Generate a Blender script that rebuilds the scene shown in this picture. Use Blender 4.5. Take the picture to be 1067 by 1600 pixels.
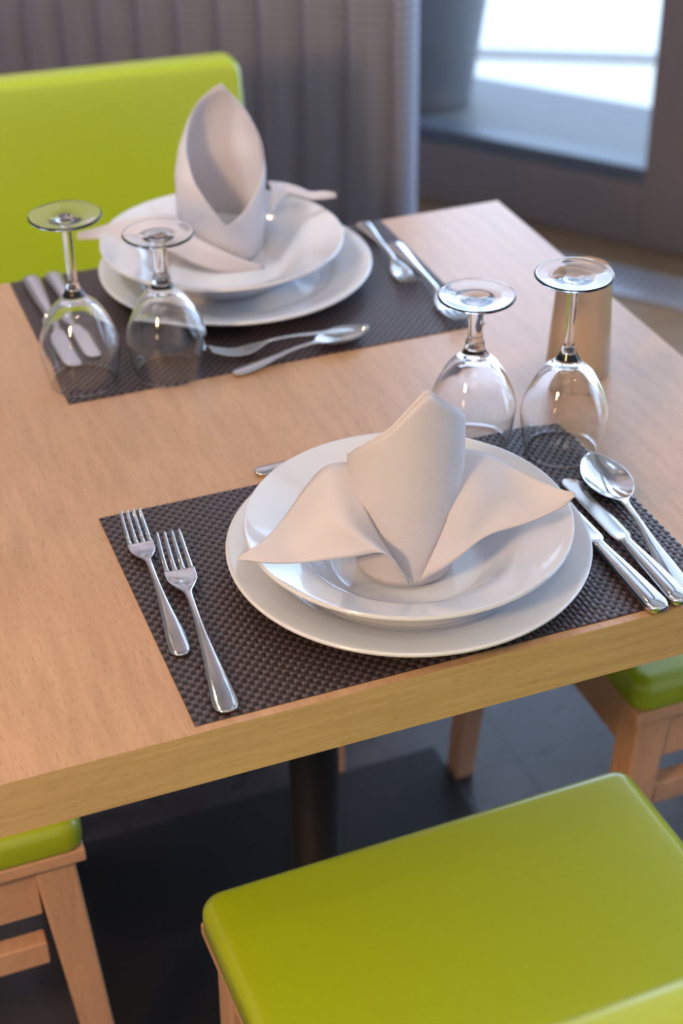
import bpy, bmesh, math, random
from mathutils import Vector, Matrix
R = math.radians
random.seed(4)
S = bpy.context.scene
for o in list(bpy.data.objects): bpy.data.objects.remove(o)
C = S.collection

# ------------------------------------------------------------------ camera
T = 0.75                                    # height of the table top above the floor
cam_d = bpy.data.cameras.new('camera'); cam = bpy.data.objects.new('camera', cam_d); C.objects.link(cam)
S.camera = cam
cam_d.sensor_fit = 'VERTICAL'; cam_d.sensor_height = 36; cam_d.lens = 56.21
cam_d.clip_start = .02
_pitch, _yaw, _roll = -.59191, -.3595, -.01412
_cp, _sp, _cy, _sy = math.cos(_pitch), math.sin(_pitch), math.cos(_yaw), math.sin(_yaw)
_fw = Vector((-_sy*_cp, _cy*_cp, _sp)); _r = Vector((_cy, _sy, 0)); _u = _r.cross(_fw)
_r2 = _r*math.cos(_roll) + _u*math.sin(_roll); _u2 = _u*math.cos(_roll) - _r*math.sin(_roll)
_m = Matrix((_r2, _u2, -_fw)).transposed().to_4x4()
_m.translation = Vector((-.20941, -.86887, .78468 + T))
cam.matrix_world = _m
cam_d.dof.use_dof = True; cam_d.dof.focus_distance = 1.27; cam_d.dof.aperture_fstop = 4.2

# ------------------------------------------------------------------ world, lights, exposure
S.view_settings.view_transform = 'Standard'; S.view_settings.look = 'None'
S.view_settings.gamma = 1; S.view_settings.use_curve_mapping = False
S.view_settings.exposure = 0.0
W = bpy.data.worlds.new('sky'); S.world = W; W.use_nodes = True
bg = W.node_tree.nodes['Background']; bg.inputs[0].default_value = (.50, .69, 1, 1); bg.inputs[1].default_value = 5.2

# window wall frame: origin on the floor at the frame, DW runs along the wall to the right, NW points outdoors
WA = Vector((1.4673, 2.2176, 0)); DW = Vector((.61978, -.78478, 0)); NW = Vector((.78478, .61978, 0))
AZ = math.atan2(DW.y, DW.x)
BAYS = [(-1.9, .235), (.36, 2.25), (2.43, 4.2)]
GZ0, GZ1 = .18, 3.25                         # glass from, glass to
def area(name, loc, size, power, col, aim=None, size_y=None, portal=False, spread=None):
    l = bpy.data.lights.new(name, 'AREA'); l.shape = 'RECTANGLE' if size_y else 'DISK'; l.size = size
    if size_y: l.size_y = size_y
    l.energy = power; l.color = col
    if portal: l.cycles.is_portal = True
    if spread: l.spread = spread
    o = bpy.data.objects.new(name, l); C.objects.link(o); o.location = loc
    d = (Vector(aim) - Vector(loc)) if aim else Vector((0, 0, -1))
    o.rotation_euler = d.to_track_quat('-Z', 'Y').to_euler()
    return o
for s0, s1 in BAYS:
    c_ = WA + DW*((s0 + s1)/2) + NW*.13 + Vector((0, 0, (GZ0 + GZ1)/2))
    area('window_portal', c_, s1 - s0, 1, (1, 1, 1), aim=c_ - NW, size_y=GZ1 - GZ0, portal=True)
WARM = (1, .72, .45)
LAMPS = [(-1.3, 1.2, 3.34, 8), (-1.5, -.6, 3.34, 8), (-.2, -1.5, 3.34, 10), (-.3, 2.2, 3.34, 6), (1.2, -1.7, 3.34, 8)]
for x, y, z, p in LAMPS:
    area('ceiling_spot_light', (x, y, z), .12, p, WARM)
PEND = (-1.02, -.68, 1.60)                    # unseen pendant, added to give the warm light from the left
area('warm_fill_light', PEND, .22, 18.5, (1, .62, .32), aim=(.15, .1, .7))
area('curtain_fill_light', (-1.3, .9, 3.3), .5, 13, (.95, .92, 1), aim=(.45, 2.0, .8), spread=1.1)  # added fill from an unseen source, aimed to brighten the curtain
area('room_fill_light', (-1.6, .6, 3.36), 1.6, 8, (1, .9, .9), size_y=1.6)  # added soft ambient fill from the left, not an actual ceiling panel
area('room_fill_light', (-.6, -1.6, 3.36), 1.6, 10, (1, .88, .78), size_y=1.2)  # added fill behind the camera, brightens the faces turned towards it

# ------------------------------------------------------------------ node helpers
def mat(name, base=(.8, .8, .8), rough=.5, metal=0, spec=.5, coat=0, sheen=0, trans=0, coat_rough=.05):
    m = bpy.data.materials.new(name); m.use_nodes = True
    b = m.node_tree.nodes['Principled BSDF']
    b.inputs['Base Color'].default_value = (*base, 1); b.inputs['Roughness'].default_value = rough
    b.inputs['Metallic'].default_value = metal; b.inputs['Specular IOR Level'].default_value = spec
    b.inputs['Coat Weight'].default_value = coat; b.inputs['Coat Roughness'].default_value = coat_rough
    b.inputs['Sheen Weight'].default_value = sheen; b.inputs['Transmission Weight'].default_value = trans
    return m
def nd(m, t, **k):
    n = m.node_tree.nodes.new(t)
    for a, v in k.items(): setattr(n, a, v)
    return n
def lk(m, a, b): m.node_tree.links.new(a, b)
def bsdf(m): return m.node_tree.nodes['Principled BSDF']
def noise(m, scale, sc=(1, 1, 1), detail=3, rough=.5, dist=0, rot=(0, 0, 0)):
    tc = nd(m, 'ShaderNodeTexCoord'); mp = nd(m, 'ShaderNodeMapping')
    mp.inputs['Scale'].default_value = sc; mp.inputs['Rotation'].default_value = rot
    lk(m, tc.outputs['Object'], mp.inputs[0])
    n = nd(m, 'ShaderNodeTexNoise'); n.inputs['Scale'].default_value = scale
    n.inputs['Detail'].default_value = detail; n.inputs['Roughness'].default_value = rough
    n.inputs['Distortion'].default_value = dist
    lk(m, mp.outputs[0], n.inputs['Vector']); return n
def ramp(m, fac, stops):
    r = nd(m, 'ShaderNodeValToRGB'); e = r.color_ramp.elements
    e[0].position, e[0].color = stops[0][0], (*stops[0][1], 1)
    e[1].position, e[1].color = stops[-1][0], (*stops[-1][1], 1)
    for p, c in stops[1:-1]:
        q = e.new(p); q.color = (*c, 1)
    lk(m, fac, r.inputs[0]); return r
def mixc(m, a, b, fac, mode='MIX'):
    x = nd(m, 'ShaderNodeMix', data_type='RGBA', blend_type=mode)
    if isinstance(fac, (int, float)): x.inputs[0].default_value = fac
    else: lk(m, fac, x.inputs[0])
    lk(m, a, x.inputs[6]); lk(m, b, x.inputs[7]); return x
def bump(m, h, strength=.2, dist=.001):
    b = nd(m, 'ShaderNodeBump'); b.inputs['Strength'].default_value = strength; b.inputs['Distance'].default_value = dist
    lk(m, h, b.inputs['Height']); lk(m, b.outputs[0], bsdf(m).inputs['Normal']); return b

def wood(name, lo, hi, stretch=(12, 1, 12), scale=5, rough=.4, fleck=.3, coat=0):
    m = mat(name, rough=rough, coat=coat)
    n1 = noise(m, scale, stretch, 5, .6, .4)
    n2 = noise(m, scale*9, stretch, 2, .5)
    r1 = ramp(m, n1.outputs[0], [(.3, lo), (.7, hi)])
    dark = tuple(c*.72 for c in lo)
    r2 = ramp(m, n2.outputs[0], [(.30, dark), (.45, (1, 1, 1))])
    x = mixc(m, r1.outputs[0], r2.outputs[0], fleck, 'MULTIPLY')
    lk(m, x.outputs[2], bsdf(m).inputs['Base Color'])
    bump(m, n2.outputs[0], .05, .0005)
    return m
M = {}
M['table_wood'] = wood('table_wood', (.43, .255, .135), (.54, .33, .185), (14, 1.6, 14), 6, .40, .30, .80)
bsdf(M['table_wood']).inputs['Coat Roughness'].default_value = .30
bsdf(M['table_wood']).inputs['Coat IOR'].default_value = 1.5
M['edge_wood'] = wood('edge_wood', (.44, .30, .13), (.56, .39, .18), (1.2, 14, 22), 7, .5, .35)
M['chair_wood'] = wood('chair_wood', (.56, .32, .19), (.66, .39, .23), (14, 14, 1.5), 5, .42, .2)
M['chair_wood_rail'] = wood('chair_wood_rail', (.56, .32, .19), (.66, .39, .23), (1.5, 14, 14), 5, .42, .2)
g = M['green'] = mat('green_leatherette', (.35, .445, .002), .45, spec=.5, coat=1, coat_rough=.22)
n = noise(g, 900, detail=2); bump(g, n.outputs[0], .12, .0003)
M['black_metal'] = mat('black_powder_coat', (.010, .010, .012), .55, spec=.3)
M['steel'] = mat('stainless_steel', (.74, .73, .72), .10, 1)
M['blade'] = mat('blade_steel', (.74, .73, .72), .18, 1)
M['china'] = mat('white_porcelain', (.66, .69, .74), .14, spec=.5, coat=.6, coat_rough=.03)
M['ceramic'] = mat('tan_ceramic', (.44, .33, .24), .35, coat=.6)
c = M['cloth'] = mat('white_napkin_cotton', (.58, .56, .60), .85, spec=.2, sheen=.1)
tc = nd(c, 'ShaderNodeTexCoord'); w1 = nd(c, 'ShaderNodeTexWave', bands_direction='DIAGONAL'); w1.inputs['Scale'].default_value = 420
lk(c, tc.outputs['Object'], w1.inputs[0]); nz = noise(c, 35, detail=3)
ad = nd(c, 'ShaderNodeMath', operation='MULTIPLY_ADD'); lk(c, w1.outputs[1], ad.inputs[0]); ad.inputs[1].default_value = .10; lk(c, nz.outputs[0], ad.inputs[2])
bump(c, ad.outputs[0], .35, .002)
bsdf(c).inputs['Subsurface Weight'].default_value = 0.0
M['mat_a'] = mat('woven_vinyl_weft', (.066, .045, .052), .42, spec=.9, coat=.35, coat_rough=.34)
M['mat_b'] = mat('woven_vinyl_warp', (.018, .010, .012), .45, spec=.5, coat=.1, coat_rough=.38)
gl = M['glass'] = mat('clear_glass', (1, 1, 1), 0.0, trans=1); bsdf(gl).inputs['IOR'].default_value = 1.48
# window pane: clear sheet with a faint reflection
p = M['pane'] = bpy.data.materials.new('window_glass'); p.use_nodes = True
nt = p.node_tree; nt.nodes.remove(nt.nodes['Principled BSDF']); out = nt.nodes['Material Output']
tr = nt.nodes.new('ShaderNodeBsdfTransparent'); gs = nt.nodes.new('ShaderNodeBsdfGlossy'); gs.inputs['Roughness'].default_value = 0
mx = nt.nodes.new('ShaderNodeMixShader'); mx.inputs[0].default_value = .06
nt.links.new(tr.outputs[0], mx.inputs[1]); nt.links.new(gs.outputs[0], mx.inputs[2]); nt.links.new(mx.outputs[0], out.inputs[0])
M['frame'] = mat('dark_window_frame', (.21, .165, .145), .45)
M['bead'] = mat('grey_glazing_bead', (.10, .115, .135), .4)
k = M['curtain'] = mat('mauve_ribbed_curtain', (.20, .17, .20), .6, spec=.3)
tc = nd(k, 'ShaderNodeTexCoord'); w1 = nd(k, 'ShaderNodeTexWave', bands_direction='Z', wave_profile='SAW'); w1.inputs['Scale'].default_value = 19
w1.inputs['Distortion'].default_value = .6; w1.inputs['Detail'].default_value = 1
lk(k, tc.outputs['Object'], w1.inputs[0]); bump(k, w1.outputs[1], .5, .004)
rr = ramp(k, w1.outputs[1], [(0, (.50, .50, .60)), (1, (.72, .73, .84))]); lk(k, rr.outputs[0], bsdf(k).inputs['Base Color'])
trn = nd(k, 'ShaderNodeBsdfTranslucent'); trn.inputs[0].default_value = (.8, .74, .9, 1)
mxk = nd(k, 'ShaderNodeMixShader'); mxk.inputs[0].default_value = .035
lk(k, bsdf(k).outputs[0], mxk.inputs[1]); lk(k, trn.outputs[0], mxk.inputs[2]); lk(k, mxk.outputs[0], k.node_tree.nodes['Material Output'].inputs[0])
f = M['stone'] = mat('dark_stone_tile', rough=.32, spec=.5)
n1 = noise(f, 3.5, detail=8, rough=.65, dist=.8); n2 = noise(f, 14, detail=5, rough=.7)
r1 = ramp(f, n1.outputs[0], [(.35, (.030, .027, .030)), (.62, (.062, .056, .062)), (.74, (.10, .09, .095))])
r2 = ramp(f, n2.outputs[0], [(.3, (.75, .75, .75)), (.7, (1.15, 1.12, 1.12))])
x = mixc(f, r1.outputs[0], r2.outputs[0], 1.0, 'MULTIPLY')
br = nd(f, 'ShaderNodeTexBrick', offset=0); br.inputs['Scale'].default_value = 1.0
br.inputs['Brick Width'].default_value = .6; br.inputs['Row Height'].default_value = .6; br.inputs['Mortar Size'].default_value = .003
br.inputs['Color1'].default_value = br.inputs['Color2'].default_value = (1, 1, 1, 1); br.inputs['Mortar'].default_value = (.55, .5, .5, 1)
tcf = nd(f, 'ShaderNodeTexCoord'); lk(f, tcf.outputs['Object'], br.inputs[0])
x2 = mixc(f, x.outputs[2], br.outputs[0], 1.0, 'MULTIPLY')
lk(f, x2.outputs[2], bsdf(f).inputs['Base Color'])
rf = ramp(f, n2.outputs[0], [(.3, (.22,)*3), (.7, (.42,)*3)]); lk(f, rf.outputs[0], bsdf(f).inputs['Roughness'])
M['floor_wood'] = wood('brown_floor_board', (.17, .10, .05), (.24, .145, .075), (1.5, 12, 12), 3, .4, .3)
M['grille'] = mat('floor_grille_metal', (.50, .50, .54), .35, .7)
M['wall'] = mat('beige_wall', (.70, .69, .70), .8); nw = noise(M['wall'], 60, detail=3); bump(M['wall'], nw.outputs[0], .1, .001)
M['ceiling'] = mat('white_ceiling', (.82, .80, .79), .9); nw = noise(M['ceiling'], 40, detail=2); bump(M['ceiling'], nw.outputs[0], .1, .001)
M['slab'] = mat('grey_blue_stone', (.16, .165, .165), .55); nw = noise(M['slab'], 30, detail=4); bump(M['slab'], nw.outputs[0], .1, .001)
M['paving'] = mat('pale_paving', (.85, .80, .70), .8); nw = noise(M['paving'], 20, detail=4); bump(M['paving'], nw.outputs[0], .1, .001)
M['drain'] = mat('grey_drain', (.36, .34, .32), .7)
M['pot'] = mat('dark_grey_planter', (.15, .155, .165), .55); nw = noise(M['pot'], 50, detail=3); bump(M['pot'], nw.outputs[0], .1, .001)
M['soil'] = mat('soil', (.03, .02, .012), .95)
M['leaf'] = mat('green_leaf', (.10, .25, .04), .5)

# ------------------------------------------------------------------ mesh helpers
def link(name, verts, faces, mats, parent=None, smooth=True, fm=None, loc=None):
    me = bpy.data.meshes.new(name); me.from_pydata([tuple(v) for v in verts], [], faces)
    for q in (mats if isinstance(mats, (list, tuple)) else [mats]): me.materials.append(q)
    if fm: me.polygons.foreach_set('material_index', fm)
    me.polygons.foreach_set('use_smooth', [smooth]*len(me.polygons)); me.update()
    o = bpy.data.objects.new(name, me); C.objects.link(o)
    if parent: o.parent = parent
    if loc: o.location = loc
    return o
def tag(o, label=None, cat=None, group=None, kind=None):
    if label: o['label'] = label
    if cat: o['category'] = cat
    if group: o['group'] = group
    if kind: o['kind'] = kind
    return o
def thing(name, label, cat, loc, rz=0, group=None):
    o = bpy.data.objects.new(name, None); C.objects.link(o); o.empty_display_size = .05
    o.location = loc; o.rotation_euler = (0, 0, rz); return tag(o, label, cat, group)
def dup(root, loc, rz, label):
    r = root.copy(); C.objects.link(r); r.location = loc; r.rotation_euler = (0, 0, rz); r['label'] = label
    for ch in list(root.children):
        c = ch.copy(); C.objects.link(c); c.parent = r
        for g_ in list(ch.children):
            d = g_.copy(); C.objects.link(d); d.parent = c
    return r
def box_data(x0, x1, y0, y1, z0, z1, taper=0, tdir=(0, 0)):
    t = taper
    return ([(x0+t, y0+t, z0), (x1-t, y0+t, z0), (x1-t, y1-t, z0), (x0+t, y1-t, z0), (x0, y0, z1), (x1, y0, z1), (x1, y1, z1), (x0, y1, z1)],
            [(3, 2, 1, 0), (4, 5, 6, 7), (0, 1, 5, 4), (1, 2, 6, 5), (2, 3, 7, 6), (3, 0, 4, 7)])
def box(name, b, m, parent=None, bev=0, taper=0, rz=0):
    v, f_ = box_data(*b, taper=taper)
    if rz: v = [Matrix.Rotation(rz, 3, 'Z') @ Vector(q) for q in v]
    o = link(name, v, f_, m, parent, smooth=False)
    if bev:
        md = o.modifiers.new('bevel', 'BEVEL'); md.width = bev; md.segments = 3
    return o
def lathe(prof, n=64, close_start=True, close_end=True):
    v, f_ = [], []
    idx = []
    for i, (r, z) in enumerate(prof):
        if r < 1e-6: idx.append([len(v)]*n); v.append((0, 0, z))
        else:
            idx.append(list(range(len(v), len(v)+n)))
            v += [(r*math.cos(2*math.pi*j/n), r*math.sin(2*math.pi*j/n), z) for j in range(n)]
    for i in range(len(prof)-1):
        for j in range(n):
            a, b, c_, d = idx[i][j], idx[i][(j+1) % n], idx[i+1][(j+1) % n], idx[i+1][j]
            q = []
            for w_ in (a, b, c_, d):
                if w_ not in q: q.append(w_)
            if len(q) > 2: f_.append(tuple(q))
    return v, f_
def crom(P, k):                              # Catmull-Rom through the points P, k steps per span
    P = [Vector(p_) for p_ in P]; out = []
    for i in range(len(P)-1):
        a = P[i-1] if i else P[0]*2 - P[1]; b, c_ = P[i], P[i+1]; d = P[i+2] if i+2 < len(P) else P[-1]*2 - P[-2]
        for s in range(k):
            t = s/k
            out.append(.5*((2*b) + (c_-a)*t + (2*a-5*b+4*c_-d)*t*t + (3*b-a-3*c_+d)*t**3))
    out.append(P[-1]); return out
def smooth_prof(P, k=5): return [(max(q.x, 0), q.y) for q in crom([(a, b, 0) for a, b in P], k)]
def sheet(name, net, m, parent, kr=8, kc=8, thick=.0016, ripple=None):
    rows = [crom(r, kc) for r in net]; nc = len(rows[0])
    cols = [crom([r[j] for r in rows], kr) for j in range(nc)]; nr = len(cols[0])
    v = []
    for i in range(nr):
        for j in range(nc):
            q = cols[j][i].copy()
            if ripple: q = q + ripple(i/(nr-1), j/(nc-1))
            v.append(q)
    f_ = [(i*nc+j, i*nc+j+1, (i+1)*nc+j+1, (i+1)*nc+j) for i in range(nr-1) for j in range(nc-1)]
    o = link(name, v, f_, m, parent)
    s = o.modifiers.new('thickness', 'SOLIDIFY'); s.thickness = thick; s.offset = 0
    return o
def loft(name, st, m, parent, n=16, cap=True, caps=(True, True)):
    # st: (y, half width, half thickness, z, bend k, x centre)
    v, f_ = [], []
    for (y, hw, ht, z, kb, xc) in st:
        for j in range(n):
            a = 2*math.pi*j/n; ca, sa = math.cos(a), math.sin(a)
            x_ = hw*math.copysign(abs(ca)**.8, ca); zz = ht*math.copysign(abs(sa)**.8, sa)
            v.append((xc + x_, y, z + zz + kb*x_*x_))
    for i in range(len(st)-1):
        for j in range(n):
            f_.append((i*n+j, i*n+(j+1) % n, (i+1)*n+(j+1) % n, (i+1)*n+j))
    if caps[0]: f_.append(tuple(range(n-1, -1, -1)))
    if caps[1]: f_.append(tuple(range((len(st)-1)*n, len(st)*n)))
    return v, f_
def fix_normals(o):
    bm = bmesh.new(); bm.from_mesh(o.data); bmesh.ops.recalc_face_normals(bm, faces=bm.faces); bm.to_mesh(o.data); bm.free(); return o
def lerp_st(st, k=5):
    A = [Vector(s[:3]) for s in st]; B = [Vector(s[3:]) for s in st]
    return [(a.x, max(a.y, 0.0002), max(a.z, .0002), b.x, b.y, b.z) for a, b in zip(crom(A, k), crom(B, k))]
def merge(parts):
    V, F = [], []
    for v, f_ in parts:
        n0 = len(V); V += list(v); F += [tuple(i+n0 for i in q) for q in f_]
    return V, F
def cushion(w, d, h, rc, re, crown, m, name, parent, nc=8, xform=None):
    # padded slab: rounded corners rc, rounded upper and lower edges re, domed by crown
    def ring(inset, z):
        pts = []; r = max(rc - inset, .002); hx, hy = w/2 - inset, d/2 - inset
        for cx, cy, a0 in ((hx-r, hy-r, 0), (-hx+r, hy-r, 90), (-hx+r, -hy+r, 180), (hx-r, -hy+r, 270)):
            for i in range(nc+1):
                a = R(a0 + 90*i/nc); pts.append((cx + r*math.cos(a), cy + r*math.sin(a), z))
        # subdivide straight sides is unnecessary: dome is applied on inner rings
        return pts
    rings = []
    for i in range(5):
        a = math.pi/2*i/4; rings.append(ring(re*.5*(1-math.sin(a)), re*.5*(1-math.cos(a))))
    for i in range(8):
        a = math.pi/2*(i+1)/8; rings.append(ring(re*(1-math.cos(a)), h - re + re*math.sin(a)))
    mx_ = min(w, d)/2
    for i in range(1, 9):
        t = i/9; ins = re + (mx_*.96 - re)*t; rings.append(ring(ins, h + crown*(1-(1-t)**2)))
    v = [q for r_ in rings for q in r_]; n = len(rings[0]); f_ = []
    for i in range(len(rings)-1):
        for j in range(n): f_.append((i*n+j, i*n+(j+1) % n, (i+1)*n+(j+1) % n, (i+1)*n+j))
    f_.append(tuple(range((len(rings)-1)*n, len(rings)*n))); f_.append(tuple(range(n-1, -1, -1)))
    if xform: v = [xform(Vector(q)) for q in v]
    return link(name, v, f_, m, parent)

# ------------------------------------------------------------------ the room
def wallpt(s, o, z): q = WA + DW*s + NW*o; return (q.x, q.y, z)
def wallbox(name, s0, s1, o0, o1, z0, z1, m, parent=None, bev=0):
    v = [wallpt(s0, o0, z0), wallpt(s1, o0, z0), wallpt(s1, o1, z0), wallpt(s0, o1, z0), wallpt(s0, o0, z1), wallpt(s1, o0, z1), wallpt(s1, o1, z1), wallpt(s0, o1, z1)]
    o = link(name, v, [(3, 2, 1, 0), (4, 5, 6, 7), (0, 1, 5, 4), (1, 2, 6, 5), (2, 3, 7, 6), (3, 0, 4, 7)], m, parent, smooth=False)
    if bev:
        md = o.modifiers.new('bevel', 'BEVEL'); md.width = bev; md.segments = 2
    return o
H = 3.4
SL, SR = -2.6, 5.9
pL, pR = wallpt(SL, 0, 0), wallpt(SR, 0, 0)
XL, YF, YB = -2.7, -2.5, pL[1]
fs = lambda y: (WA.y + NW.y*-.62 - y)/-DW.y
tag(link('floor', [(XL, YF, 0), wallpt(fs(YF), -.62, 0), wallpt(fs(YB), -.62, 0), (XL, YB, 0)], [(0, 1, 2, 3)], M['stone'], smooth=False), kind='structure')
tag(wallbox('trim_1', SL, SR, -.62, 0, -.02, .0, M['floor_wood']), kind='structure')
tag(box('ceiling', (XL-.1, pR[0]+.2, YF-.1, YB+.2, H, H+.1), M['ceiling']), kind='structure')
tag(box('wall_left', (XL-.1, XL, YF-.1, YB+.1, 0, H), M['wall']), kind='structure')
tag(box('wall_front', (XL, pR[0]+.3, YF-.1, YF, 0, H), M['wall']), kind='structure')
tag(box('wall_back', (XL, pL[0]+.2, YB, YB+.1, 0, H), M['wall']), kind='structure')
# window wall: bottom rail, head, posts, then the glazed bays
wl = tag(wallbox('wall_right', SL, SR, 0, .1, GZ1+.06, H, M['wall']), kind='structure')
edges = [SL] + [e for b in BAYS for e in b] + [SR]
for i in range(0, len(edges), 2):
    tag(wallbox('trim_2', edges[i], edges[i+1], -.01, .11, 0, GZ1+.06, M['frame'], bev=.004), kind='structure')
for i, (s0, s1) in enumerate(BAYS):
    wn = bpy.data.objects.new('window_%d' % (i+1), None); C.objects.link(wn); wn.location = (0, 0, 0); wn['kind'] = 'structure'
    wallbox('window_frame', s0, s1, -.01, .11, 0.001, .145, M['frame'], wn, .003)
    wallbox('window_frame', s0, s1, -.01, .11, GZ1, GZ1+.06, M['frame'], wn, .003)
    wallbox('glazing_bead', s0, s1, 0.0, .07, .145, GZ0, M['bead'], wn, .003)
    v = [wallpt(s0, .04, .17), wallpt(s1, .04, .17), wallpt(s1, .04, GZ1+.01), wallpt(s0, .04, GZ1+.01)]
    v += [wallpt(s0, .048, .17), wallpt(s1, .048, .17), wallpt(s1, .048, GZ1+.01), wallpt(s0, .048, GZ1+.01)]
    link('pane', v, [(0, 1, 2, 3), (7, 6, 5, 4), (0, 4, 5, 1), (1, 5, 6, 2), (2, 6, 7, 3), (3, 7, 4, 0)], M['pane'], wn, smooth=False)
# convector grille let into the floor boards
gv = []
gv.append((([wallpt(s, o, z) for o, z in ((-.265, .001), (-.25, .001), (-.25, .006), (-.265, .006)) for s in (-1.6, 3.4)]), [(0, 1, 3, 2), (2, 3, 5, 4), (4, 5, 7, 6), (6, 7, 1, 0)]))
gv.append((([wallpt(s, o, z) for o, z in ((-.150, .001), (-.135, .001), (-.135, .006), (-.150, .006)) for s in (-1.6, 3.4)]), [(0, 1, 3, 2), (2, 3, 5, 4), (4, 5, 7, 6), (6, 7, 1, 0)]))
s = -1.6
while s < 3.4:
    v = [wallpt(s+a, o, z) for a in (0, .012) for o in (-.255, -.145) for z in (.001, .0055)]
    gv.append((v, [(0, 1, 3, 2), (4, 6, 7, 5), (1, 5, 7, 3), (0, 4, 5, 1), (2, 3, 7, 6)])); s += .018
tag(link('trim_3', *merge(gv), M['grille'], smooth=False), kind='structure')
# outdoors
tag(wallbox('trim_4', SL, SR, .11, .455, -.3, .15, M['slab']), kind='structure')
tag(wallbox('floor_outside', SL-6, SR+6, .11, 14, -.4, .0, M['paving']), kind='structure')
q0, q1 = Vector((1.835, 3.37, 0)), Vector((2.284, 3.12, 0)); dd = (q1-q0).normalized(); nn = Vector((-dd.y, dd.x, 0))
v = [tuple(q0 + dd*a + nn*b + Vector((0, 0, z))) for z in (0.001, .012) for a, b in ((-2.5, 0), (3.5, 0), (3.5, .07), (-2.5, .07))]
tag(link('trim_5', v, [(4, 5, 6, 7), (0, 1, 5, 4), (1, 2, 6, 5), (2, 3, 7, 6), (3, 0, 4, 7)], M['drain'], smooth=False), kind='structure')
# planter
pl = thing('planter_pot', 'large dark grey tapered planter standing outside the window', 'planter', (1.372, 2.735, .15))
prof = smooth_prof([(0, 0), (.10, 0), (.122, .004), (.132, .03), (.155, .2), (.178, .36), (.195, .47), (.20, .50), (.19, .503), (.182, .48), (.175, .44)], 4)
link('pot', *lathe(prof, 64), M['pot'], pl)
link('soil', *lathe([(0, .445), (.1, .45), (.176, .44)][::-1], 48), M['soil'], pl)
LV, LF = [], []
for i in range(150):
    a = random.uniform(0, 6.28); r = .15*math.sqrt(random.random()); hz = random.uniform(.5, .85); bx_, by_ = r*math.cos(a)*1.3, r*math.sin(a)*1.3
    d = Vector((math.cos(a)*.5+random.uniform(-.6, .6), math.sin(a)*.5+random.uniform(-.6, .6), random.uniform(-.2, .6))).normalized()
    sd = d.cross(Vector((0, 0, 1))).normalized()*.016; b0 = Vector((bx_, by_, hz)); k0 = len(LV)
    LV += [b0, b0+d*.03+sd, b0+d*.07, b0+d*.03-sd]; LF.append((k0, k0+1, k0+2, k0+3))
    if i % 6 == 0:
        k0 = len(LV); e = Vector((bx_*.3, by_*.3, .44)); LV += [e, e+Vector((.005, 0, 0)), b0+Vector((.003, 0, 0)), b0]; LF.append((k0, k0+1, k0+2, k0+3))
link('foliage', LV, LF, M['leaf'], pl, smooth=False)
# curtain
cs0, cs1 = -2.15, .118
CV = []; ncx, ncz = 520, 2; Lc = cs1 - cs0
for i in range(ncx+1):
    s = cs0 + Lc*i/ncx; ph = (cs1 - s)/.090
    o = -.9 - .010*math.cos(2*math.pi*ph) + .003*math.cos(4*math.pi*ph+.6)
    if cs1 - s < .035: o += .05*(1 - math.sqrt(max(0, 1 - (1 - (cs1-s)/.035)**2)))
    CV.append((s, o))
v = [wallpt(a, b, z) for z in (.015, 3.38) for a, b in CV]; n_ = len(CV)
cu = link('curtain', v, [(i, i+1, n_+i+1, n_+i) for i in range(n_-1)], M['curtain'])
sd = cu.modifiers.new('thickness', 'SOLIDIFY'); sd.thickness = .003
tag(cu, 'mauve grey ribbed curtain hanging in vertical folds beside the window', 'curtain')
LN = ['ceiling spot over the left of the room', 'ceiling spot near the left wall, towards the camera', 'ceiling spot right behind the camera', 'ceiling spot beyond the green backrest and curtain', 'ceiling spot behind the camera on the right']
for (x_, y_, z_, p_), ln in zip(LAMPS, LN):
    sp = thing('ceiling_spot', ln, 'lamp', (x_, y_, z_+.005), 0, 'ceiling spots')
    link('lamp_housing', *lathe([(.075, 0), (.09, 0), (.09, .055), (0, .055), (0, .05), (.075, .05), (.075, 0)], 32), M['frame'], sp, smooth=False)
pd = thing('added_pendant', 'unseen dark pendant lamp added for warm light from the left', 'lamp', (PEND[0], PEND[1], PEND[2]))  # made-up body for the added warm light, out of view
link('lamp_shade', *lathe([(.15, .075), (.145, .10), (.10, .15), (.03, .185), (0, .19), (0, .185), (.03, .18), (.098, .145), (.141, .10), (.146, .075), (.15, .075)], 48), M['black_metal'], pd)
link('cord', *lathe([(0, .19), (.003, .19), (.003, H-PEND[2]), (0, H-PEND[2])], 12), M['black_metal'], pd)
# control nets of the napkin wings, metres from the napkin centre at table height
FRONT_NAPKIN_AT = (0.2154, 0.1156)
FAR_NAPKIN_AT = (0.2587, 0.7559)
FRONT_LEFT_WING = [
    [ (-0.0392, 0.0190, 0.1096), (-0.0398, -0.0257, 0.0808), (-0.0134, -0.0420, 0.0250) ],
    [ (-0.0587, 0.0221, 0.1088), (-0.0627, -0.0298, 0.0911), (-0.0381, -0.0519, 0.0663) ],
    [ (-0.0750, 0.0228, 0.0942), (-0.0796, -0.0182, 0.0862), (-0.0627, -0.0427, 0.0644) ],
    [ (-0.0972, 0.0152, 0.0740), (-0.0995, -0.0107, 0.0702), (-0.0970, -0.0277, 0.0581) ],
    [ (-0.1221, -0.0022, 0.0682), (-0.1231, -0.0125, 0.0654), (-0.1215, -0.0227, 0.0608) ],
    [ (-0.1447, -0.0097, 0.0645), (-0.1448, -0.0097, 0.0633), (-0.1448, -0.0097, 0.0620) ],
]
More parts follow.
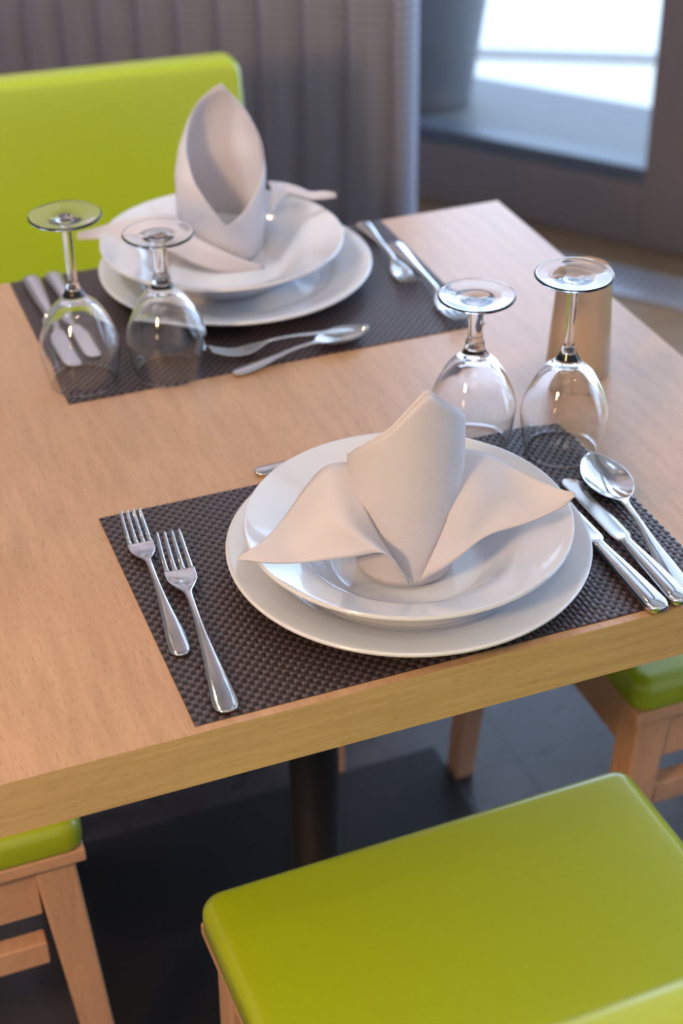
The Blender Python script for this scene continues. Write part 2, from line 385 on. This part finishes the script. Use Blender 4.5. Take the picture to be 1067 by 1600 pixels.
FRONT_RIGHT_WING = [
    [ (0.0417, -0.0103, 0.1206), (0.0206, -0.0398, 0.0834), (-0.0070, -0.0465, 0.0270) ],
    [ (0.0640, -0.0134, 0.1124), (0.0428, -0.0428, 0.0887), (0.0168, -0.0544, 0.0447) ],
    [ (0.0836, -0.0208, 0.1000), (0.0685, -0.0418, 0.0847), (0.0465, -0.0549, 0.0631) ],
    [ (0.1011, -0.0380, 0.0915), (0.0925, -0.0455, 0.0780), (0.0767, -0.0609, 0.0714) ],
    [ (0.1109, -0.0523, 0.0904), (0.1089, -0.0570, 0.0840), (0.1030, -0.0654, 0.0816) ],
    [ (0.1169, -0.0653, 0.0932), (0.1170, -0.0653, 0.0914), (0.1171, -0.0654, 0.0896) ],
]
FAR_LEFT_WING = [
    [ (0.0258, -0.0578, 0.0149), (0.0315, -0.0589, 0.0159), (0.0305, -0.0617, 0.0126) ],
    [ (-0.0123, -0.0541, 0.0388), (-0.0133, -0.0559, 0.0297), (-0.0135, -0.0537, 0.0140) ],
    [ (-0.0423, -0.0375, 0.0562), (-0.0451, -0.0418, 0.0447), (-0.0462, -0.0414, 0.0254) ],
    [ (-0.0551, -0.0007, 0.0670), (-0.0655, -0.0181, 0.0537), (-0.0661, -0.0232, 0.0351) ],
    [ (-0.1009, 0.0165, 0.0624), (-0.1040, 0.0070, 0.0553), (-0.1073, -0.0024, 0.0467) ],
    [ (-0.1618, 0.0020, 0.0626), (-0.1622, 0.0022, 0.0588), (-0.1625, 0.0023, 0.0550) ],
]
FAR_RIGHT_WING = [
    [ (0.0526, -0.0198, 0.0972), (0.0532, -0.0307, 0.0900), (0.0478, -0.0393, 0.0661) ],
    [ (0.0738, -0.0171, 0.0906), (0.0727, -0.0220, 0.0865), (0.0709, -0.0266, 0.0810) ],
    [ (0.0878, -0.0202, 0.0850), (0.0870, -0.0242, 0.0820), (0.0856, -0.0279, 0.0776) ],
    [ (0.1018, -0.0233, 0.0778), (0.1004, -0.0270, 0.0764), (0.0989, -0.0308, 0.0727) ],
    [ (0.1160, -0.0265, 0.0775), (0.1146, -0.0303, 0.0761), (0.1131, -0.0340, 0.0717) ],
    [ (0.1288, -0.0335, 0.0766), (0.1288, -0.0335, 0.0735), (0.1288, -0.0334, 0.0705) ],
]

# ------------------------------------------------------------------ table
TX0, TX1, TY0, TY1 = -.172, .6273, -.0078, .7946
TC = ((TX0+TX1)/2, (TY0+TY1)/2)
tb = thing('dining_table', 'square light beech dining table on a single black post', 'table', (TC[0], TC[1], 0))
hx, hy = (TX1-TX0)/2, (TY1-TY0)/2
v, f_ = box_data(-hx, hx, -hy, hy, T-.0495, T)
top = link('tabletop', v, [f_[0], f_[1]] , M['table_wood'], tb, smooth=False)
e_ = [(-hx, -hy, hx, -hy), (hx, -hy, hx, hy), (hx, hy, -hx, hy), (-hx, hy, -hx, -hy)]
for i, (xa, ya, xb, yb) in enumerate(e_):
    Lh = math.hypot(xb-xa, yb-ya)/2
    v, f_ = box_data(-Lh, Lh, 0, .003, T-.0499, T-.0002)
    o = link('edge_band', v, f_, M['edge_wood'], tb, smooth=False)
    o.location = ((xa+xb)/2, (ya+yb)/2, 0); o.rotation_euler = (0, 0, math.atan2(yb-ya, xb-xa))
top.data.name = 'tabletop'
link('post', *lathe([(0, .012), (.05, .012), (.05, .02), (.0285, .024), (.0285, T-.062), (.0285, T-.06), (0, T-.06)], 48), M['black_metal'], tb)
box('base_plate', (-.275, .27, -.265, .262, 0.0, .012), M['black_metal'], tb, .003)
box('mounting_plate', (-.15, .15, -.15, .15, T-.061, T-.05), M['black_metal'], tb, .002)

# ------------------------------------------------------------------ chairs
def make_chair(label):
    t = thing('dining_chair', label, 'chair', (0, 0, 0), 0, 'green dining chairs around the table')
    cushion(.436, .42, .040, .022, .017, .004, M['green'], 'seat_cushion', t, xform=lambda q: q + Vector((0, 0, .430)))
    w2, d2 = .214, .206
    fr = box_data(-w2-.002, w2+.002, -d2-.002, d2+.002, .416, .431)
    o = link('seat_rim', *fr, M['chair_wood_rail'], t, smooth=False)
    md = o.modifiers.new('bevel', 'BEVEL'); md.width = .002; md.segments = 2
    for sx in (-1, 1):
        for sy in (-1, 1):
            a, b = (w2-.048, w2-.008), (d2-.048, d2-.008)
            xs = a if sx > 0 else (-a[1], -a[0]); ys = b if sy > 0 else (-b[1], -b[0])
            v, f_ = box_data(xs[0], xs[1], ys[0], ys[1], 0, .412, taper=0)
            v = [Vector(q) for q in v]
            for q in v[:4]:                   # taper from the inner faces, slight outward rake at the back
                if sx*q.x < (a[0]+a[1])/2: q.x += sx*.011
                if sy*q.y < (b[0]+b[1])/2: q.y += sy*.011
                q.y += sy*.026
            lg = link('leg', v, f_, M['chair_wood'], t, smooth=False); md = lg.modifiers.new('bevel', 'BEVEL'); md.width = .003; md.segments = 2
    for nm, z0, z1, dp in (('apron', .346, .410, .013), ('stretcher', .270, .300, .018)):
        for sx in (-1, 1):
            xa, xb = sorted((sx*(w2-dp), sx*(w2-dp-.02)))
            o = box(nm, (-d2+.045, d2-.045, -xb, -xa, z0, z1), M['chair_wood_rail'], t, .002, rz=R(90))
        for sy in (-1, 1):
            if nm == 'stretcher' and sy > 0: continue
            ya, yb = sorted((sy*(d2-dp), sy*(d2-dp-.02)))
            box(nm, (-w2+.045, w2-.045, ya, yb, z0, z1), M['chair_wood_rail'], t, .002)
    # raked, padded backrest: local slab is laid up along z from the rear of the seat
    tilt = math.atan2(.085, .38)
    def up(q):                                # q.x width, q.y height from the middle, q.z thickness to the front
        h_ = q.y + .20; crv = .012*(1-(q.x/.22)**2)
        y = -d2 - .030 + q.z - crv - h_*math.sin(tilt); z = .449 + h_*math.cos(tilt)
        return Vector((q.x, y, z))
    cushion(.442, .41, .040, .02, .012, .003, M['green'], 'backrest', t, xform=up)
    for sx in (-1, 1):
        v, f_ = box_data(sx*.17-.017, sx*.17+.017, 0, .024, .38, .78)
        v = [Vector((q[0], q[1] - d2 - .056 - max(0, q[2]-.455)*math.tan(tilt), q[2])) for q in v]
        pst = link('back_post', v, f_, M['chair_wood'], t, smooth=False); md = pst.modifiers.new('bevel', 'BEVEL'); md.width = .003; md.segments = 2
        box('post_block', (sx*.17-.017, sx*.17+.017, -d2-.056, -d2+.01, .385, .415), M['chair_wood'], t, .001)
    return t
ch = make_chair('nearest chair, its bright green seat filling the bottom right of the photo')
ch.location = (.2335, -.104, 0); ch.rotation_euler = (0, 0, R(1))
dup(ch, (.175, .893, 0), R(180-4.5), 'chair behind the far place setting, its green backrest rising above the table edge')
dup(ch, (-.269, .442, 0), R(-90), 'chair tucked in at the lower left, green seat corner and wooden leg showing')
dup(ch, (.724, .415, 0), R(90), 'chair at the right side, pale window reflection on its green seat corner')

# ------------------------------------------------------------------ placemats
def weave(w, d, c):
    # plain weave: strips pass over and under one another, relief is real
    k = 4; nx, ny = int(round(w/c)), int(round(d/c)); NX, NY = nx*k+1, ny*k+1
    V = []
    for j in range(NY):
        v_ = j/k
        for i in range(NX):
            u_ = i/k; ci, cj = min(int(u_), nx-1), min(int(v_), ny-1); fu, fv = u_-ci, v_-cj
            if (ci+cj) % 2 == 0: h_ = math.sin(math.pi*min(max(fu, 0), 1))**.6 * (1-.35*abs(2*fv-1)**3)
            else: h_ = math.sin(math.pi*min(max(fv, 0), 1))**.6 * (1-.35*abs(2*fu-1)**3)
            V.append((w*i/(NX-1), d*j/(NY-1), .0004 + .0010*h_))
    F = [(j*NX+i, j*NX+i+1, (j+1)*NX+i+1, (j+1)*NX+i) for j in range(NY-1) for i in range(NX-1)]
    fm = [((i//k)+(j//k)) % 2 for j in range(NY-1) for i in range(NX-1)]
    n0 = len(V); V += [(0, 0, .0), (w, 0, .0), (w, d, .0), (0, d, .0)]
    F.append((n0+3, n0+2, n0+1, n0)); fm.append(0)
    return V, F, fm
V, F, fm = weave(.45, .2932, .0047)
pm = link('placemat', V, F, [M['mat_a'], M['mat_b']], smooth=True, fm=fm)
pm.location = (0, 0, T+.0002); tag(pm, 'dark woven vinyl placemat under the nearer place setting', 'placemat', 'woven placemats')
pm2 = pm.copy(); C.objects.link(pm2); pm2.location = (.0209, .4996, T+.0002); pm2['label'] = 'dark woven placemat under the far place setting'
MZ = T + .0016

# ------------------------------------------------------------------ plates
dinner = smooth_prof([(0, .0018), (.085, .0015), (.094, 0), (.098, 0), (.102, .003), (.112, .0095), (.130, .0145), (.149, .0195), (.1515, .0212), (.1512, .0230), (.148, .0232), (.130, .0188), (.113, .0145), (.104, .0085), (.096, .0058), (.085, .0052), (0, .0052)], 5)
soup = smooth_prof([(0, .0018), (.052, .0015), (.058, 0), (.062, 0), (.066, .003), (.080, .014), (.092, .0245), (.108, .034), (.1315, .0445), (.1340, .0465), (.1335, .0482), (.131, .0482), (.108, .0385), (.091, .0300), (.078, .0185), (.066, .0085), (.054, .0055), (0, .005)], 5)
def plate(name, prof, loc, label, cat, group):
    o = link(name, *lathe(prof, 128), M['china']); o.location = loc; return tag(o, label, cat, group)
d1 = plate('dinner_plate', dinner, (.225, .1303, MZ), 'wide white dinner plate underneath the nearer soup plate', 'plate', 'white dinner plates')
s1 = plate('soup_plate', soup, (.2198, .1190, MZ+.0056), 'white soup plate holding the nearer napkin', 'plate', 'white soup plates')
d2_ = d1.copy(); C.objects.link(d2_); d2_.location = (.2590, .7010, MZ); d2_['label'] = 'white dinner plate at the bottom of the far setting'
s2_ = s1.copy(); C.objects.link(s2_); s2_.location = (.2455, .7040, MZ+.0056); s2_['label'] = 'white soup plate under the upright pointed far napkin'

# ------------------------------------------------------------------ napkins
def interp(tab, x):
    for (a, b), (c_, d) in zip(tab, tab[1:]):
        if a <= x <= c_:
            t = (x-a)/(c_-a); return b + (d-b)*t
    return tab[-1][1]
def crown(name, parent, Htab, Rtab, z0, dr=0, dh=0, off=None, ncr=.0):
    # off: shift of the axis with height; angle 0 faces the nearer side of the table, positive to the right
    n, m_ = 120, 26; V = []
    for j in range(m_+1):
        for i in range(n):
            al = -180 + 360*i/n; Hh = interp(Htab, al) + dh; z = z0 + (Hh - z0)*j/m_
            r = interp(Rtab, z) - dr; r *= 1 + ncr*math.sin(R(al)*3+1)*(z/.15)
            az = R(-110.6 + al); ox, oy = off(z) if off else (0, 0)
            V.append((r*math.cos(az)+ox, r*math.sin(az)+oy, z))
    F = [(j*n+i, j*n+(i+1) % n, (j+1)*n+(i+1) % n, (j+1)*n+i) for j in range(m_) for i in range(n)]
    o = link(name, V, F, M['cloth'], parent); s_ = o.modifiers.new('thickness', 'SOLIDIFY'); s_.thickness = .0014; s_.offset = -1
    return o
NB = .0185
np1 = thing('folded_napkin', 'white cloth napkin on the nearer soup plate, folded hat with two drooping wings', 'napkin', (*FRONT_NAPKIN_AT, T), 0, 'folded white napkins')
Hn = [(-180, .075), (-130, .090), (-90, .119), (-60, .137), (-40, .150), (-19, .165), (0, .183), (15, .1945), (22, .1955), (36, .186), (50, .177), (75, .162), (88, .154), (98, .142), (135, .10), (180, .075)]
Rn = [(0, .040), (.02, .040), (.06, .0435), (.10, .0465), (.14, .0465), (.17, .0455), (.2, .044)]
crown('napkin_crown', np1, Hn, Rn, NB, ncr=.005)
crown('inner_layer', np1, Hn, Rn, NB+.03, dr=.0035, dh=.0025, ncr=.005)
sheet('napkin_wing', FRONT_LEFT_WING, M['cloth'], np1)
sheet('napkin_wing', FRONT_RIGHT_WING, M['cloth'], np1, ripple=lambda a, b: Vector((0, 0, .0030*math.sin(a*9+b*3.5)*math.sin(math.pi*b)*math.sin(math.pi*a))))
np2 = thing('folded_napkin', 'white cloth napkin on the far soup plate, tall pointed bishop hat open towards the camera', 'napkin', (*FAR_NAPKIN_AT, T), 0, 'folded white napkins')
Hf = [(-180, .192), (-140, .187), (-100, .175), (-80, .162), (-45, .128), (-20, .100), (8, .066), (16, .066), (40, .082), (60, .098), (90, .124), (130, .162), (165, .189), (180, .192)]
Rf = [(0, .046), (.03, .048), (.07, .050), (.11, .0505), (.135, .046), (.16, .036), (.175, .026), (.187, .014), (.195, .006)]
offf = lambda z: (.004*(z/.1) + .16*max(0, z-.11), .45*max(0, z-.11)) if z > .11 else (.004*(z/.1), 0)
crown('napkin_crown', np2, Hf, Rf, NB, off=offf)
crown('inner_layer', np2, Hf, Rf, NB+.02, dr=.003, dh=-.004, off=offf)
sheet('napkin_wing', FAR_LEFT_WING, M['cloth'], np2)
sheet('napkin_wing', FAR_RIGHT_WING, M['cloth'], np2)

# ------------------------------------------------------------------ glasses, upside down
def wineglass(h, stem_r, neck, label, loc):
    t = thing('wine_glass', label, 'glass', loc, 0, 'upturned wine glasses')
    b0 = .094
    inner = smooth_prof([(0, b0-.006), (.010, b0-.0085), (.022, b0-.018), (.033, b0-.036), (.0385, .043), (.0385, .032), (.0362, .015), (.0325, .0006)], 5)
    outer = smooth_prof([(.0338, .0006), (.0375, .015), (.0398, .032), (.0398, .044), (.0345, b0-.033), (.024, b0-.013), (.014, b0-.003), (.0095, b0+.004)], 5)
    rim = [(.0331, .0), (.0335, .0001)]
    link('glass_bowl', *lathe(inner + rim + outer, 64), M['glass'], t)
    stem = smooth_prof([(.0095, b0+.004), (stem_r*1.25, b0+.012), (stem_r, b0+neck), (stem_r, h-.020), (stem_r*1.15, h-.011), (.010, h-.0065)], 6)
    link('glass_stem', *lathe(stem, 40), M['glass'], t)
    foot = smooth_prof([(.010, h-.0065), (.018, h-.0042), (.030, h-.0028), (.0345, h-.0022)], 5) + [(.0350, h-.0012), (.0345, h-.0002)] + smooth_prof([(.033, h), (.024, h-.0012), (.010, h-.0028), (0, h-.0034)], 5)
    link('glass_foot', *lathe(foot, 64), M['glass'], t)
    return t
g4 = wineglass(.1785, .0046, .022, 'taller upturned wine glass on the right, in front of the small tan vase', (.4279, .2437, T+.0012))
g3 = wineglass(.1518, .0068, .016, 'shorter upturned wine glass behind the nearer napkin', (.3562, .2876, T+.0012))
dup(g4, (.0459, .5401, T+.0012), 0, 'leftmost upturned wine glass, long stemmed, on the far mat corner')
dup(g3, (.1306, .5262, T+.0012), 0, 'shorter upturned wine glass in front of the far plates')

# ------------------------------------------------------------------ white vase
vs = thing('ceramic_vase', 'small pale tan tapered ceramic vase behind the tall right glass', 'vase', (.5172, .3790, T))
vp = smooth_prof([(0, .003), (.028, .003), (.0315, 0), (.0325, .003), (.031, .03), (.0285, .07), (.0262, .104), (.0250, .109)], 5) + smooth_prof([(.0235, .1115), (.0215, .1095), (.0215, .104), (.0235, .07), (.026, .03), (.024, .010), (0, .008)], 5)
link('vase_body', *lathe(vp, 64), M['ceramic'], vs)

# ------------------------------------------------------------------ cutlery (local +y points to tines, tip or bowl; origin at the handle end)
def handle_st(L, neck_w, end_w, zmid):
    return lerp_st([(0.0, .0012, .0006, .0022, 0, 0), (.0012, end_w*.55, .0011, .0022, 0, 0), (.006, end_w*.93, .0014, .0023, -6, 0), (.014, end_w, .0014, .0028, -8, 0), (.032, end_w*.86, .0014, .0042, -8, 0),
                    (L*.55, end_w*.50, .0015, .0062, 0, 0), (L*.8, neck_w*1.05, .0016, zmid, 0, 0), (L, neck_w, .0016, zmid+.0005, 0, 0)], 4)
def make_fork(scale, label, cat='fork', group='forks'):
    t = thing('fork', label, cat, (0, 0, 0), 0, group); k = scale
    L = .132*k; HW = .0128*k
    v, f_ = loft('h', handle_st(L, .0028*k, .0098*k, .0085), None, None, caps=(True, False)); fix_normals(link('handle', v, f_, M['steel'], t))
    parts = []
    palm = lerp_st([(L, .0028*k, .0016, .0090, 0, 0), (L+.010*k, .0036*k, .0015, .0082, 0, 0), (L+.020*k, .0080*k, .0012, .0060, 12, 0), (L+.030*k, .0118*k, .0010, .0040, 12, 0), (L+.040*k, HW, .0009, .0030, 10, 0), (L+.047*k, HW, .0009, .0030, 8, 0)], 5)
    parts.append(loft('p', palm, None, None, caps=(False, True)))
    for i in range(4):
        xc = (-1.5+i)*.0066*k
        ts = lerp_st([(L+.045*k, .0024*k, .0009, .0031, 0, xc), (L+.058*k, .0020*k, .0010, .0042, 0, xc), (L+.074*k, .0017*k, .0010, .0078, 0, xc*.97), (L+.087*k, .0013*k, .0008, .0122, 0, xc*.93), (L+.0905*k, .0005, .0004, .0136, 0, xc*.92)], 4)
        parts.append(loft('t', ts, None, None, n=10))
    fix_normals(link('fork_head', *merge(parts), M['steel'], t))
    return t
def make_spoon(scale, label, group='spoons'):
    t = thing('spoon', label, 'spoon', (0, 0, 0), 0, group); k = scale
    L = .113*k
    v, f_ = loft('h', handle_st(L, .0030*k, .0100*k, .0092), None, None, caps=(True, False)); fix_normals(link('handle', v, f_, M['steel'], t))
    st = [(L, .0030*k, .0016, .0097, 0, 0), (L+.008*k, .0036*k, .0014, .0100, 0, 0)]
    Lb, wb, rim, dep = .080*k, .0208*k, .0105, .0088
    for i in range(1, 24):
        u_ = i/24; e = math.sin(math.pi*u_**.92)**.62; w_ = max(wb*e, .0040*k if u_ < .3 else .0006)
        de = dep*math.sin(math.pi*u_)**.8; zc = rim - de
        st.append((L+.008*k+Lb*u_, w_, .0008, zc, de/(w_*w_+1e-9)*.98, 0))
    st.append((L+.008*k+Lb, .0006, .0006, rim, 0, 0))
    v, f_ = loft('b', st, None, None, n=28, caps=(False, True)); fix_normals(link('spoon_bowl', v, f_, M['steel'], t))
    return t
def make_knife(scale, label, group='knives'):
    t = thing('knife', label, 'knife', (0, 0, 0), 0, group); k = scale; L = .098*k
    st = lerp_st([(0, .0030, .0018, .0052, 0, 0), (.0016, .0066*k, .0036, .0052, 0, 0), (.007, .0092*k, .0048, .0054, 0, 0), (.016, .0096*k, .0050, .0055, 0, 0), (L*.55, .0078*k, .0044, .0052, 0, 0), (L*.9, .0056*k, .0036, .0048, 0, 0), (L*.96, .0056*k, .0036, .0048, 0, 0)], 4)
    st += [(L*.965, .0049*k, .0032, .0048, 0, 0), (L*.975, .0049*k, .0032, .0048, 0, 0), (L*.98, .0058*k, .0036, .0048, 0, 0), (L, .0060*k, .0026, .0046, 0, 0)]
    v, f_ = loft('h', st, None, None, n=20); fix_normals(link('handle', v, f_, M['steel'], t))
    B = .108*k
    bl = lerp_st([(L-.002, .0060*k, .0018, .0046, 0, 0), (L+.006*k, .0088*k, .0010, .0042, 0, .0010), (L+.02*k, .0094*k, .0008, .0038, 0, .0010), (L+B*.7, .0092*k, .0007, .0030, 0, .0010), (L+B*.90, .0088*k, .0006, .0026, 0, .0006), (L+B*.96, .0072*k, .0005, .0024, 0, 0), (L+B*.99, .0042*k, .0005, .0024, 0, -.0008), (L+B, .0012, .0004, .0024, 0, -.001)], 5)
    v, f_ = loft('b', bl, None, None, n=12); fix_normals(link('blade', v, f_, M['blade'], t))
    return t
def put(o, end, head, z=MZ, tiltz=0):          # handle end -> head direction
    dx, dy = head[0]-end[0], head[1]-end[1]
    o.location = (end[0], end[1], z); o.rotation_euler = (tiltz, 0, math.atan2(dy, dx) - math.pi/2); return o
fork = make_fork(.885, 'shorter outer fork at the left of the nearer placemat', group='forks')
put(fork, (.0140, .0790), (.0245, .274))
big = make_fork(1.03, 'longer fork beside the nearer dinner plate, nearest to the table edge', group='forks')
put(big, (.0265, .0015), (.0462, .236), MZ+.0012)
kn = make_knife(1.06, 'inner knife partly hidden under the right rim of the nearer plates', group='knives')
put(kn, (.3835, -.0125), (.3790, .20))
kn2 = make_knife(.98, 'knife between the spoon and the inner knife on the right', group='knives')
put(kn2, (.4045, -.010), (.4058, .187))
sp1 = make_spoon(1.03, 'large spoon with the lamp reflected in its bowl, on the right mat edge', group='spoons')
put(sp1, (.4155, .0080), (.4400, .215))
ds = make_spoon(.80, 'dessert spoon lying behind the nearer soup plate, only the tip showing', group='spoons')
put(ds, (.1500, .3110), (.32, .300), T+.0005)
put(dup(fork, (0, 0, 0), 0, 'fork to the right of the far plates, nearer the chair'), (.4455, .792), (.4310, .604))
put(dup(big, (0, 0, 0), 0, 'fork on the right edge of the far placemat, its tines behind the short glass'), (.4570, .7220), (.4480, .540))
put(dup(kn2, (0, 0, 0), 0, 'knife behind the leftmost glass, closer to the far plates'), (.0680, .787), (.0690, .60))
put(dup(kn, (0, 0, 0), 0, 'knife along the far left edge of the far placemat, handle towards the green chair'), (.0430, .787), (.0440, .60))
put(dup(ds, (0, 0, 0), 0, 'dessert spoon in front of the far plates, bowl pointing right'), (.1880, .4935), (.3350, .5200), MZ)
df = make_fork(.76, 'dessert fork crossing the dessert spoon in front of the far plates', group='forks')
put(df, (.3430, .5310), (.1800, .5250), MZ+.0035, 0)
